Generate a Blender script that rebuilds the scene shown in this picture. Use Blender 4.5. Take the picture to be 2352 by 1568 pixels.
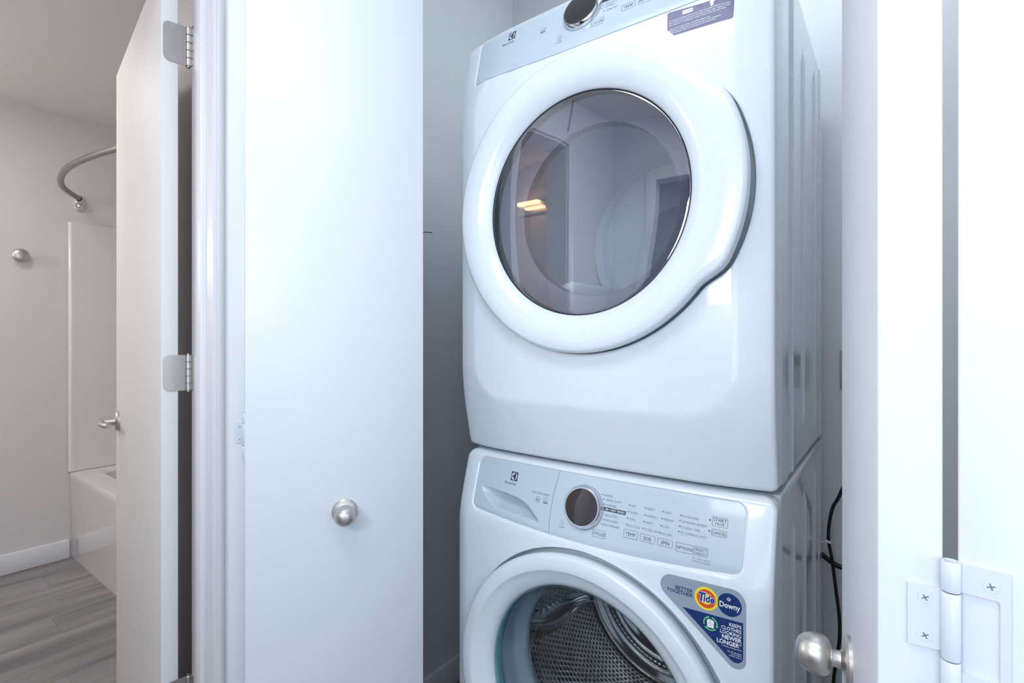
import bpy, bmesh, math, random
from math import sin, cos, pi, sqrt, hypot
from mathutils import Vector, Matrix
from mathutils.geometry import delaunay_2d_cdt
random.seed(7)
for o in list(bpy.data.objects): bpy.data.objects.remove(o)
S = bpy.context.scene
COL = S.collection

# ---------------------------------------------------------------- camera, world, exposure
cam = bpy.data.cameras.new('camera'); co = bpy.data.objects.new('camera', cam); COL.objects.link(co)
co.location = (0, 0, 1.22); co.rotation_euler = (pi/2, 0, math.radians(36.7))
cam.sensor_width = 36; cam.lens = 36*1179/2352; cam.shift_y = -11/2352; cam.clip_start = 0.01
S.camera = co
S.view_settings.view_transform = 'Standard'; S.view_settings.look = 'None'
S.view_settings.gamma = 1; S.view_settings.use_curve_mapping = False
S.view_settings.exposure = -0.08
w = bpy.data.worlds.new('world'); S.world = w; w.use_nodes = True
bg = w.node_tree.nodes['Background']; bg.inputs[0].default_value = (.80, .90, 1, 1); bg.inputs[1].default_value = 1.0

def area(name, loc, rot, sx, sy, power, col):
    l = bpy.data.lights.new(name, 'AREA'); l.shape = 'RECTANGLE'; l.size = sx; l.size_y = sy
    l.energy = power; l.color = col
    o = bpy.data.objects.new(name, l); COL.objects.link(o); o.location = loc; o.rotation_euler = rot
    return o
LIGHTS = [
    area('hall_ceiling_light', (-.35, -.12, 2.42), (0, 0, 0), .9, .5, 10.5, (.88, .945, 1)),
    area('hall_fill_light', (2.42, -.05, 1.45), (0, math.radians(90), 0), 1.6, 1.2, 15, (.89, .945, 1)),  # added cool fill from the hall end, invented source
    area('back_fill_light', (.62, -.84, 1.45), (math.radians(90), 0, 0), 1.1, 1.3, 2.6, (.85, .93, 1)),  # added fill from behind the camera, paired with an invented window
    area('soft_fill_light', (-.36, -.72, 1.60), (math.radians(82), 0, math.radians(6)), .45, .45, 10, (.92, .96, 1)),  # added soft fill set back from the camera, lifts the machine fronts
    area('closet_fill_light', (-.20, 1.02, 2.73), (0, 0, 0), .6, .22, 6.2, (.85, .93, 1)),  # added fill to brighten the closet interior, no fixture there
    area('bathroom_fill_light', (-2.75, .05, 2.42), (0, 0, 0), .4, .4, 9, (1, .96, .93)),  # added overhead fill for the bathroom, no fixture there
]

pl_ = bpy.data.lights.new('bathroom_fill_point', 'POINT'); pl_.energy = 23; pl_.shadow_soft_size = .08; pl_.color = (1, .97, .96)  # added point fill for bathroom ceiling, door and far wall
plo = bpy.data.objects.new('bathroom_fill_point', pl_); COL.objects.link(plo); plo.location = (-3.2, -.85, 1.85)
# ---------------------------------------------------------------- materials
def lin(c):
    return tuple(((v/255)/12.92 if v/255 <= .04045 else ((v/255+.055)/1.055)**2.4) for v in c)+(1,)
MATS = {}
def mat(name, c, rough=.5, metal=0, coat=0, noise=None, bump=0, spec=.5):
    if name in MATS: return MATS[name]
    m = bpy.data.materials.new(name); m.use_nodes = True; nt = m.node_tree; b = nt.nodes['Principled BSDF']
    b.inputs['Base Color'].default_value = lin(c); b.inputs['Roughness'].default_value = rough
    b.inputs['Metallic'].default_value = metal; b.inputs['Coat Weight'].default_value = coat
    b.inputs['Coat Roughness'].default_value = .05; b.inputs['Specular IOR Level'].default_value = spec
    tc = nt.nodes.new('ShaderNodeTexCoord')
    n = nt.nodes.new('ShaderNodeTexNoise'); sc, amt = noise or (60, .015)
    n.inputs['Scale'].default_value = sc; n.inputs['Detail'].default_value = 4
    nt.links.new(tc.outputs['Object'], n.inputs['Vector'])
    mx = nt.nodes.new('ShaderNodeMix'); mx.data_type = 'RGBA'
    l = lin(c); k = 1-amt*3
    mx.inputs['A'].default_value = l; mx.inputs['B'].default_value = (l[0]*k, l[1]*k, l[2]*k, 1)
    nt.links.new(n.outputs['Fac'], mx.inputs['Factor']); nt.links.new(mx.outputs['Result'], b.inputs['Base Color'])
    if bump:
        bp = nt.nodes.new('ShaderNodeBump'); bp.inputs['Strength'].default_value = bump; bp.inputs['Distance'].default_value = .001
        nt.links.new(n.outputs['Fac'], bp.inputs['Height']); nt.links.new(bp.outputs['Normal'], b.inputs['Normal'])
    MATS[name] = m; return m
def glass(name, tint, gloss, rough=0.0, fres=1.5):
    m = bpy.data.materials.new(name); m.use_nodes = True; nt = m.node_tree; nt.nodes.clear()
    out = nt.nodes.new('ShaderNodeOutputMaterial'); t = nt.nodes.new('ShaderNodeBsdfTransparent'); g = nt.nodes.new('ShaderNodeBsdfGlossy')
    t.inputs[0].default_value = lin(tint); g.inputs['Roughness'].default_value = rough
    g.inputs[0].default_value = (1, 1, 1, 1)
    f0 = nt.nodes.new('ShaderNodeLayerWeight'); f0.inputs[0].default_value = .5
    f = nt.nodes.new('ShaderNodeMath'); f.operation = 'POWER'; f.inputs[1].default_value = 4
    nt.links.new(f0.outputs['Facing'], f.inputs[0])
    ad = nt.nodes.new('ShaderNodeMath'); ad.operation = 'ADD'; ad.use_clamp = True; ad.inputs[1].default_value = gloss
    mx = nt.nodes.new('ShaderNodeMixShader')
    nt.links.new(f.outputs[0], ad.inputs[0]); nt.links.new(ad.outputs[0], mx.inputs[0])
    nt.links.new(t.outputs[0], mx.inputs[1]); nt.links.new(g.outputs[0], mx.inputs[2]); nt.links.new(mx.outputs[0], out.inputs[0])
    return m
def emis(name, c, s):
    m = bpy.data.materials.new(name); m.use_nodes = True; b = m.node_tree.nodes['Principled BSDF']
    b.inputs['Base Color'].default_value = lin(c); b.inputs['Emission Color'].default_value = lin(c); b.inputs['Emission Strength'].default_value = s
    return m
M_enamel = mat('white_enamel', (231, 239, 246), .28, coat=.6, spec=.5)
M_side = mat('side_enamel', (224, 230, 236), .12, coat=.5)
M_doorring = mat('white_plastic', (229, 236, 243), .22, coat=.5)
M_panel = mat('silver_panel', (198, 211, 222), .30, coat=.3)
M_pocket = M_panel
M_gap = mat('dark_gap', (40, 44, 50), .7)
M_chrome = mat('chrome', (225, 228, 232), .08, 1)
M_nickel = mat('satin_nickel', (200, 196, 191), .38, 1, noise=(300, .02))
M_steel = mat('drum_steel', (226, 226, 227), .22, 1)
M_face = mat('dial_glass', (48, 40, 42), .06, coat=1)
M_wall = mat('painted_wall', (228, 230, 233), .6, noise=(120, .01), bump=.05)
M_bwall = mat('bathroom_wall_paint', (214, 209, 207), .6, noise=(120, .01), bump=.05)
M_ceil = mat('ceiling_paint', (226, 222, 220), .8, noise=(180, .02), bump=.15)
M_door = mat('door_paint', (213, 216, 221), .48, coat=.04, noise=(25, .006))
M_bdoor = mat('bathroom_door_paint', (224, 222, 221), .58, coat=.0, noise=(25, .006))
M_trim = mat('trim_paint', (230, 231, 235), .32, coat=.15, noise=(25, .006))
M_hwhite = mat('white_painted_metal', (208, 213, 221), .25, coat=.3)
M_tub = mat('tub_acrylic', (226, 222, 220), .12, coat=.5)
M_black = mat('black_rubber', (14, 14, 16), .45)
M_print = mat('print_dark', (62, 70, 82), .5)
M_print2 = mat('print_grey', (112, 122, 135), .5)
M_navy = mat('print_navy', (22, 52, 110), .35)
M_white = mat('print_white', (245, 247, 250), .4)
M_silver = mat('sticker_silver', (178, 192, 208), .28, .35)
M_violet = mat('sticker_violet', (122, 120, 150), .4)
M_yellow = mat('print_yellow', (250, 226, 60), .4)
M_orange = mat('print_orange', (226, 84, 44), .4)
M_green = mat('print_green', (110, 216, 120), .4)
M_blue = mat('print_blue', (28, 62, 140), .4)
M_drumw = mat('dryer_drum_white', (228, 234, 242), .35, coat=.2)
M_bulk = mat('dryer_bulkhead_grey', (126, 124, 136), .45)
M_gasket = mat('gasket_grey', (158, 172, 184), .35, coat=.3)
M_dark = mat('dark_room_paint', (92, 84, 84), .7)
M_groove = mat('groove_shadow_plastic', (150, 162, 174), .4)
M_glassd = glass('dryer_window_glass', (236, 240, 247), .22, .0)
M_glassw = glass('washer_bowl_glass', (228, 234, 236), .05, .0)
M_glassrim = glass('washer_glass_edge', (190, 226, 228), .12, .05)
M_lamp = emis('warm_lamp', (255, 206, 160), 6)
M_panelamp = emis('cool_lamp', (235, 243, 255), 6)
M_fillpane = emis('fill_glow_pane', (215, 232, 255), 2.2)  # glow for the two added windows

def planks_mat():
    m = bpy.data.materials.new('grey_vinyl_plank'); m.use_nodes = True; nt = m.node_tree; b = nt.nodes['Principled BSDF']
    tc = nt.nodes.new('ShaderNodeTexCoord'); mp = nt.nodes.new('ShaderNodeMapping'); mp.inputs['Scale'].default_value = (7.5, .8, 1)
    oi = nt.nodes.new('ShaderNodeObjectInfo')
    nt.links.new(tc.outputs['Object'], mp.inputs[0]); 
    cmb = nt.nodes.new('ShaderNodeVectorMath'); cmb.operation = 'ADD'
    nt.links.new(mp.outputs[0], cmb.inputs[0])
    ml = nt.nodes.new('ShaderNodeMath'); ml.operation = 'MULTIPLY'; ml.inputs[1].default_value = 37
    nt.links.new(oi.outputs['Random'], ml.inputs[0]); nt.links.new(ml.outputs[0], cmb.inputs[1])
    n = nt.nodes.new('ShaderNodeTexNoise'); n.inputs['Scale'].default_value = 1.3; n.inputs['Detail'].default_value = 7; n.inputs['Roughness'].default_value = .62
    nt.links.new(cmb.outputs[0], n.inputs['Vector'])
    cr = nt.nodes.new('ShaderNodeValToRGB'); e = cr.color_ramp.elements
    e[0].position = .30; e[0].color = lin((104, 101, 102)); e[1].position = .70; e[1].color = lin((158, 154, 154))
    nt.links.new(n.outputs['Fac'], cr.inputs[0]); nt.links.new(cr.outputs[0], b.inputs['Base Color'])
    b.inputs['Roughness'].default_value = .45
    return m
M_plank = planks_mat()
M_slot = mat('screw_slot', (112, 120, 132), .5)

# ---------------------------------------------------------------- object helpers
ORG = Vector((0, 0, 0))
def link(name, verts, faces, m, parent=None, smooth=False, label=None, sharp=None):
    me = bpy.data.meshes.new(name)
    off = ORG if parent else Vector((0, 0, 0))
    me.from_pydata([tuple(Vector(v)-off) for v in verts], [], faces); me.update()
    ms = m if isinstance(m, (list, tuple)) else [m]
    for q in ms: me.materials.append(q)
    o = bpy.data.objects.new(name, me); COL.objects.link(o)
    if parent: o.parent = parent
    if smooth:
        me.shade_smooth()
        if sharp: me.set_sharp_from_angle(angle=math.radians(sharp))
    if label: o['label'] = label
    return o
def fixn(o):
    bm = bmesh.new(); bm.from_mesh(o.data); bmesh.ops.recalc_face_normals(bm, faces=bm.faces); bm.to_mesh(o.data); bm.free(); return o
def bevel(o, w, seg=2, ang=30):
    bm = bmesh.new(); bm.from_mesh(o.data)
    es = [e for e in bm.edges if len(e.link_faces) == 2 and e.calc_face_angle(0) > math.radians(ang)]
    bmesh.ops.bevel(bm, geom=es, offset=w, segments=seg, profile=.5, affect='EDGES', clamp_overlap=True)
    bmesh.ops.recalc_face_normals(bm, faces=bm.faces)
    bm.to_mesh(o.data); bm.free()
    o.data.shade_smooth(); o.data.set_sharp_from_angle(angle=math.radians(50)); return o
def thing(name, loc, label=None, cat=None, group=None, kind=None):
    global ORG
    o = bpy.data.objects.new(name, None); COL.objects.link(o); o.location = loc; ORG = Vector(loc)
    o.empty_display_size = .05
    if label: o['label'] = label
    if cat: o['category'] = cat
    if group: o['group'] = group
    if kind: o['kind'] = kind
    return o
def struct(o, label=None):
    o['kind'] = 'structure'
    if label: o['label'] = label
    return o
BOXF = [(0, 3, 2, 1), (4, 5, 6, 7), (0, 1, 5, 4), (1, 2, 6, 5), (2, 3, 7, 6), (3, 0, 4, 7)]
def boxv(a, b):
    return [(a[0], a[1], a[2]), (b[0], a[1], a[2]), (b[0], b[1], a[2]), (a[0], b[1], a[2]),
            (a[0], a[1], b[2]), (b[0], a[1], b[2]), (b[0], b[1], b[2]), (a[0], b[1], b[2])]
def box(name, a, b, m, parent=None, bv=0, label=None):
    o = link(name, boxv(a, b), BOXF, m, parent, label=label)
    if bv: bevel(o, bv)
    return o
def prism(name, pts, z0, z1, m, parent=None, bv=0, smooth=False, label=None):
    n = len(pts); v = [(p[0], p[1], z0) for p in pts]+[(p[0], p[1], z1) for p in pts]
    f = [tuple(range(n))[::-1], tuple(range(n, 2*n))]+[(i, (i+1) % n, n+(i+1) % n, n+i) for i in range(n)]
    o = link(name, v, f, m, parent, label=label); fixn(o)
    if bv: bevel(o, bv)
    elif smooth: o.data.shade_smooth(); o.data.set_sharp_from_angle(angle=math.radians(30))
    return o
def frame(dirv):   # orthonormal basis with w = dirv
    w_ = Vector(dirv).normalized(); a = Vector((0, 0, 1)) if abs(w_.z) < .9 else Vector((1, 0, 0))
    u = a.cross(w_).normalized(); v = w_.cross(u).normalized(); return u, v, w_
def lathe(name, prof, origin, axis, m, parent=None, seg=48, rfun=None, label=None, sharp=35, closed=False):
    """prof = list of (r, h) with h along axis"""
    u, v, w_ = frame(axis); o0 = Vector(origin); vs = []; fs = []; k = len(prof)
    for i in range(seg):
        t = 2*pi*i/seg
        for (r, h) in prof:
            rr = rfun(r, h, t) if rfun else r
            vs.append(o0+u*(rr*cos(t))+v*(rr*sin(t))+w_*h)
    for i in range(seg):
        j = (i+1) % seg
        for q in range(k-1 if not closed else k):
            q2 = (q+1) % k
            fs.append((i*k+q, j*k+q, j*k+q2, i*k+q2))
    o = link(name, vs, fs, m, parent, label=label)
    bm = bmesh.new(); bm.from_mesh(o.data); bmesh.ops.remove_doubles(bm, verts=bm.verts, dist=1e-6)
    bmesh.ops.recalc_face_normals(bm, faces=bm.faces); bm.to_mesh(o.data); bm.free()
    o.data.shade_smooth(); o.data.set_sharp_from_angle(angle=math.radians(sharp)); return o
def catmull(pts, n=8):
    P = [Vector(p) for p in pts]; P = [P[0]*2-P[1]]+P+[P[-1]*2-P[-2]]; out = []
    for i in range(1, len(P)-2):
        a, b, c, d = P[i-1:i+3]
        for k in range(n):
            t = k/n; out.append(.5*((2*b)+(c-a)*t+(2*a-5*b+4*c-d)*t*t+(3*b-a-3*c+d)*t**3))
    out.append(P[-2]); return out
def tube(name, pts, r, m, parent=None, seg=12, n=8, label=None):
    P = catmull(pts, n) if n else [Vector(p) for p in pts]; vs = []; fs = []; pu = None
    for i, p in enumerate(P):
        t = (P[min(i+1, len(P)-1)]-P[max(i-1, 0)]).normalized()
        if pu is None: u, v, _ = frame(t)
        else: u = (pu-t*pu.dot(t)).normalized(); v = t.cross(u)
        pu = u
        for k in range(seg): vs.append(p+u*(r*cos(2*pi*k/seg))+v*(r*sin(2*pi*k/seg)))
    for i in range(len(P)-1):
        for k in range(seg):
            l = (k+1) % seg; fs.append((i*seg+k, i*seg+l, (i+1)*seg+l, (i+1)*seg+k))
    fs.append(tuple(range(seg))[::-1]); fs.append(tuple((len(P)-1)*seg+k for k in range(seg)))
    o = link(name, vs, fs, m, parent, smooth=True, sharp=60, label=label); return fixn(o)
def fillet(pts, rad, n=8):
    out = []; N = len(pts)
    for i in range(N):
        p = Vector(pts[i]); a = Vector(pts[i-1])-p; b = Vector(pts[(i+1) % N])-p; a.normalize(); b.normalize()
        r = rad[i] if isinstance(rad, (list, tuple)) else rad
        if r <= 0: out.append(tuple(p)); continue
        ang = a.angle(b)/2; c = p+(a+b).normalized()*(r/sin(ang)); L = r/math.tan(ang); s = p+a*L; e = p+b*L
        a0 = math.atan2(*(s-c).yx); a1 = math.atan2(*(e-c).yx); d = (a1-a0+pi) % (2*pi)-pi
        for k in range(n+1): t = a0+d*k/n; out.append((c.x+r*cos(t), c.y+r*sin(t)))
    return out
def circ(c, r, n=40): return [(c[0]+r*cos(2*pi*i/n), c[1]+r*sin(2*pi*i/n)) for i in range(n)]

# ---------------------------------------------------------------- appliance front surface
XC = -.499; HW = .343
def soft(v, k=.003): return v if v > 8*k else k*math.log(1+math.exp(max(v/k, -60)))
def surf(u, z, kind):
    zb, zt = (.15, .80) if kind == 'w' else (1.08, 1.815)
    hwid, slo, kk = (.318, .30, .006) if kind == 'w' else (.283, .30, .003)
    cz = (zb+zt)/2; hz = (zt-zb)/2; r = .02 if kind == 'w' else .085
    qx = abs(u)-hwid+r; qz = abs(z-cz)-hz+r
    sd = min(max(qx, qz), 0)+hypot(max(qx, 0), max(qz, 0))-r
    return .897+slo*soft(sd, kk)+.010*(u/.34)**2
PANW = dict(l=-.2985, r=.2955, t=.9345, rc=.018)
def panel_bottom(u, kind):
    if kind == 'w': return .8065+.012*(u/.3)**2*1.0-.0015*cos(u*8)
    return 1.799+.010*(min(u, 0)/.29)**2+.003*(max(u, 0)/.29)**2
def panel_sd(u, z, kind):
    l, r, t = (-.2985, .2955, .9345) if kind == 'w' else (-.292, .292, 1.915)
    b = panel_bottom(u, kind); rc = .018 if kind == 'w' else .006
    cx, cz = (l+r)/2, (t+b)/2
    qx = abs(u-cx)-(r-l)/2+rc; qz = abs(z-cz)-(t-b)/2+rc
    return min(max(qx, qz), 0)+hypot(max(qx, 0), max(qz, 0))-rc
# drawer pocket on washer
PK = [(-.2795, .8705), (-.25, .8700), (-.2071, .8676), (-.175, .8640), (-.1561, .8600), (-.140, .853), (-.1274, .8440), (-.112, .832), (-.1017, .8210)]
def pk_top(u):
    for (a, b), (c, d) in zip(PK, PK[1:]):
        if a <= u <= c: return b+(d-b)*(u-a)/(c-a)
    return None
def pk_bot(u): return .8705-.040*min(1, (u+.2795)/.05)**.6-.006*max(0, (u+.23)/.13)
def pocket(u, z):
    t = pk_top(u)
    if t is None: return 0
    b = min(pk_bot(u), t-.0005); 
    if z >= t or z <= b: return 0
    f = (z-b)/(t-b); env = min(1, (u+.2795)/.05, (-.1017-u)/.03+.12); env = max(0, env)
    return .036*env*(1-(1-f)**2.6)*(1 if (t-z) > .0015 else (t-z)/.0015)
def ear(t, a0, a1, amp):
    d = math.degrees(t); d = d-360 if d > 180 else d
    def sm(x): x = max(0, min(1, x)); return x*x*(3-2*x)
    return amp*sm((d-a0)/12)*sm((a1-d)/22)
def hole_r(t, kind): return (.3000 if kind == 'w' else .2972)+(ear(t, -60, 24, .018) if kind == 'w' else ear(t, -38, 44, .020))
def lattice(lo, hi, step):
    n = max(2, int((hi-lo)/step)); return [lo+(hi-lo)*i/n for i in range(n+1)]
def body(name, kind, z0, z1, dc, rhole, parent):
    arc = [.0, .0006, .0016, .003, .005, .0075]
    us = [-HW+a for a in arc]+lattice(-HW+.010, HW-.010, .0027)+[HW-a for a in arc[::-1]]
    rt = .016 if kind == 'w' else .008
    zs = [z0+a for a in arc]+lattice(z0+.010, z1-.010 if kind == 'd' else z1-.020, .0027)
    if kind == 'w': zs += [z1-a for a in (.017, .0145, .012, .010)]
    zs += [z1-a for a in arc[::-1]]
    rc = .024 if kind == 'w' else .012
    us = [us[0]]+us+[us[-1]]; zs = [zs[0]]+zs+[zs[-1]]
    V = []; nu = len(us); nz = len(zs); inside = []
    def rnd(e, r): return 0 if e >= r else r-sqrt(max(0, r*r-(r-e)**2))
    for j, z in enumerate(zs):
        top = z1-z; hw = HW
        if top < rc: hw = HW-(rc-sqrt(max(0, rc*rc-(rc-top)**2)))
        bot = z-z0
        if bot < .012 and kind == 'd': hw = HW-(.012-sqrt(max(0, .012**2-(.012-bot)**2)))
        for i, u0 in enumerate(us):
            u = u0*hw/HW; z = zs[j]
            y = surf(u, z, kind)+rnd(hw-abs(u), .006)+rnd(top, rt)+rnd(bot, .007)
            sd = panel_sd(u, z, kind)
            if sd < .001:
                y += .006*min(1, (.001-sd)/.003)
                if kind == 'w' and -.29 < u < -.09: y += min(1, max(0, -sd-.004)/.004)*.042
            rr = hypot(u, z-dc)
            if rr < .36:
                tt = math.atan2(z-dc, u); ro = hole_r(tt, kind)
                if abs(rr-ro) < .00155: u *= ro/rr; z = dc+(z-dc)*ro/rr; inside.append(0)
                else: inside.append(1 if rr < ro else 0)
            else: inside.append(0)
            if i in (0, nu-1) or j in (0, nz-1): y = .996
            V.append((XC+u, y, z))
    F = []
    for j in range(nz-1):
        for i in range(nu-1):
            a = j*nu+i; q = [k for k in (a, a+1, a+nu+1, a+nu) if not inside[k]]
            if len(q) >= 3: F.append(tuple(q))
    n = 240; LV = []; LF = []
    for i in range(n):
        t = 2*pi*i/n; ro = hole_r(t, kind)
        for (dr_, dy_) in ((.0, 0), (-.0015, .0015), (-.002, .030), (-.05, .034)):
            u, z = (ro+dr_)*cos(t), dc+(ro+dr_)*sin(t); LV.append((XC+u, surf(ro*cos(t), dc+ro*sin(t), kind)+dy_, z))
    for i in range(n):
        k = (i+1) % n
        for q in range(3): LF.append((i*4+q, i*4+q+1, k*4+q+1, k*4+q))
    fixn(link('door_recess', LV, LF, M_enamel, parent, smooth=True, sharp=50))
    return link(name, V, F, M_enamel, parent, smooth=True, sharp=60)
def sidewall(name, kind, z0, z1, parent):
    X0 = XC+HW-.0015; ys = lattice(.996, 1.61, .0011); zs = lattice(z0+.003, z1-.004, .012)
    V = []
    for z in zs:
        for y in ys:
            h = 0
            ridges = ((1.113, .965, 1.90), (1.267, 1.04, 1.815), (1.458, 1.0, 1.855)) if kind == 'd' else ((1.135, .1, .845), (1.29, .1, .86), (1.46, .1, .88))
            for (ry, a, b) in ridges:
                wr = .0034 if kind == 'd' else .0065
                t = abs(y-ry)/wr
                if t < 1 and a-.02 < z < b+.02:
                    e = min(1, (z-a+.02)/.02, (b+.02-z)/.02); h += .0045*e*cos(t*pi/2)
            # shallow pressed field
            if 1.06 < y < 1.56: h -= .002
            V.append((X0+h, y, z))
    ny = len(ys); F = [(j*ny+i, j*ny+i+1, (j+1)*ny+i+1, (j+1)*ny+i) for j in range(len(zs)-1) for i in range(ny-1)]
    return link(name, V, F, M_side, parent, smooth=True)
def on_front(outl, kind, off, name, m, parent, step=.006, extra=None, skirt=0, smooth=True, yfun=None, label=None, sharp=None):
    """fill outline (u,z polygon) and lay it on the front surface"""
    yf = yfun or (lambda u, z: surf(u, z, kind))
    P = [Vector(p) for p in outl]; n = len(P); E = [(i, (i+1) % n) for i in range(n)]
    mnx = min(p.x for p in P); mxx = max(p.x for p in P); mnz = min(p.y for p in P); mxz = max(p.y for p in P)
    if step and max(mxx-mnx, mxz-mnz) > step:
        for x in lattice(mnx+step/2, mxx-step/2, step):
            for z in lattice(mnz+step/2, mxz-step/2, step):
                P.append(Vector((x, z)))
    if extra:
        for ln in extra:
            k = len(P); P += [Vector(q) for q in ln]; E += [(k+i, k+i+1) for i in range(len(ln)-1)]
    vs, es, fs, _, _, _ = delaunay_2d_cdt(P, E, [tuple(range(n))], 1, 1e-6)
    V = [(XC+v.x, yf(v.x, v.y)-off, v.y) for v in vs]; F = [tuple(f) for f in fs]
    nv = len(V)
    if skirt:
        ed = {}
        for f in F:
            for a, b in zip(f, f[1:]+f[:1]): ed[(a, b)] = 1
        bd = [(a, b) for (a, b) in ed if (b, a) not in ed]; mp = {}
        for a, b in bd:
            for q in (a, b):
                if q not in mp: mp[q] = len(V); V.append((V[q][0], V[q][1]+skirt, V[q][2]))
            F.append((b, a, mp[a], mp[b]))
    o = link(name, V, F, m, parent, smooth=smooth, sharp=sharp or 50, label=label); return fixn(o) if skirt else o
def text_mesh(s, h, align='LEFT', bold=0, shear=0, xs=1.0):
    cu = bpy.data.curves.new('t', 'FONT'); cu.body = s; cu.size = h/.70; cu.align_x = align; cu.resolution_u = 2
    cu.offset = bold*h; cu.shear = shear; cu.space_line = .9
    o = bpy.data.objects.new('t', cu); COL.objects.link(o)
    dg = bpy.context.evaluated_depsgraph_get(); me = bpy.data.meshes.new_from_object(o.evaluated_get(dg))
    V = [(v.co.x*xs, v.co.y) for v in me.vertices]; F = [tuple(p.vertices) for p in me.polygons]
    bpy.data.objects.remove(o); bpy.data.curves.remove(cu); bpy.data.meshes.remove(me)
    return V, F
def print_on(name, shapes, kind, off, m, parent, label=None, yfun=None):
    """shapes: list of (V,F) in (u,z)"""
    yf = yfun or (lambda u, z: surf(u, z, kind))
    V = []; F = []
    for v, f in shapes:
        k = len(V); V += [(XC+a, yf(a, b)-off, b) for a, b in v]; F += [tuple(i+k for i in q) for q in f]
    return link(name, V, F, m, parent, label=label)
def T(s, u, z, h, align='LEFT', bold=0.0, rot=0, shear=0, xs=1.0):
    V, F = text_mesh(s, h, align, bold, shear, xs); c_, s_ = cos(rot), sin(rot)
    return [(u+a*c_-b*s_, z+a*s_+b*c_) for a, b in V], F
def DOT(u, z, r=.0014, n=10): return circ((u, z), r, n), [tuple(range(n))]
def RING(pts, wd):   # outline frame from a closed polygon, inset by wd towards centroid-normal
    n = len(pts); inn = []
    for i in range(n):
        p = Vector(pts[i]); a = (Vector(pts[i])-Vector(pts[i-1])); b = (Vector(pts[(i+1) % n])-p)
        a = a.normalized() if a.length > 1e-9 else b.normalized(); b = b.normalized() if b.length > 1e-9 else a
        t = (a+b).normalized(); nn = Vector((-t.y, t.x)); inn.append(tuple(p+nn*wd))
    return list(pts)+inn, [(i, (i+1) % n, n+(i+1) % n, n+i) for i in range(n)]
def RR(u0, z0, u1, z1, r=.0015): return fillet([(u0, z0), (u1, z0), (u1, z1), (u0, z1)], r, 4)
def BTN(u0, z0, u1, z1): return RING(RR(u0, z0, u1, z1), .0005)
def POLY(pts): return list(pts), [tuple(range(len(pts)))]
def LINE(u0, z0, u1, z1, wd):
    d = Vector((u1-u0, z1-z0)).normalized(); n = Vector((-d.y, d.x))*wd/2
    return [(u0+n.x, z0+n.y), (u1+n.x, z1+n.y), (u1-n.x, z1-n.y), (u0-n.x, z0-n.y)], [(0, 1, 2, 3)]

def ring_door(name, prof, zc, earfun, parent, m=None):
    seg = 192; V = []; F = []; k = len(prof)
    for i in range(seg):
        t = 2*pi*i/seg; e = earfun(t)
        for r, y in prof:
            rr = r+e*max(0, min(1, (r-.245)/.045)); V.append((XC+rr*cos(t), y, zc+rr*sin(t)))
    for i in range(seg):
        j = (i+1) % seg
        for q in range(k-1): F.append((i*k+q, i*k+q+1, j*k+q+1, j*k+q))
    o = link(name, V, F, m or M_doorring, parent, smooth=True, sharp=55); return fixn(o)
def lathY(name, prof, zc, m, parent, seg=96, sharp=40, label=None, closed=False, xc=None):
    return lathe(name, prof, (XC if xc is None else xc, 0, zc), (0, 1, 0), m, parent, seg=seg, sharp=sharp, label=label, closed=closed)

# ================================================================ ROOM SHELL
XB = -1.37; XH = -1.255      # bathroom / hall faces of the wall shared with the closet
H = 2.44
def quadwall(name, a, b, m, label=None): return struct(box(name, a, b, m), label)
quadwall('wall_closet_left', (XH-.115, .77, 0), (-1.25, 1.72, 2.75), M_wall)
wl = bpy.data.objects['wall_closet_left']
quadwall('wall_closet_back', (-1.25, 1.68, 0), (.9, 1.78, 2.75), M_wall)
quadwall('wall_closet_right', (.145, .885, 0), (.9, 1.68, 2.75), M_wall)
# closet front header and right wall piece
quadwall('wall_closet_header', (-1.25, .77, 2.08), (.145, .885, 2.75), M_wall)
quadwall('wall_hall_right', (.145, .77, 0), (2.5, .885, H), M_wall)
# wall between hall and bathroom
quadwall('wall_bathroom_door_side', (XB, .555, 0), (XH, .77, H), M_wall)
quadwall('wall_bathroom_door_header', (XB, -.33, 2.15), (XH, .555, H), M_wall)
quadwall('wall_hall_left', (XB, -1.25, 0), (XH, -.35, H), M_wall)
# hall back wall with dark doorway
quadwall('wall_hall_back', (XH, -.95, 0), (-.99, -.85, H), M_wall)
quadwall('wall_hall_back_right', (-.2, -.95, 0), (2.5, -.85, H), M_wall)
quadwall('wall_hall_back_header', (-.99, -.95, 2.05), (-.2, -.85, H), M_wall)
quadwall('wall_dark_room', (-1.25, -2.6, 0), (.3, -2.5, H), M_dark)
quadwall('wall_dark_room_left', (-1.35, -2.6, 0), (-1.25, -.95, H), M_dark)
quadwall('wall_dark_room_right', (.3, -2.6, 0), (.4, -.95, H), M_dark)
quadwall('wall_hall_end', (2.5, -.95, 0), (2.6, .885, H), M_wall)
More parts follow.
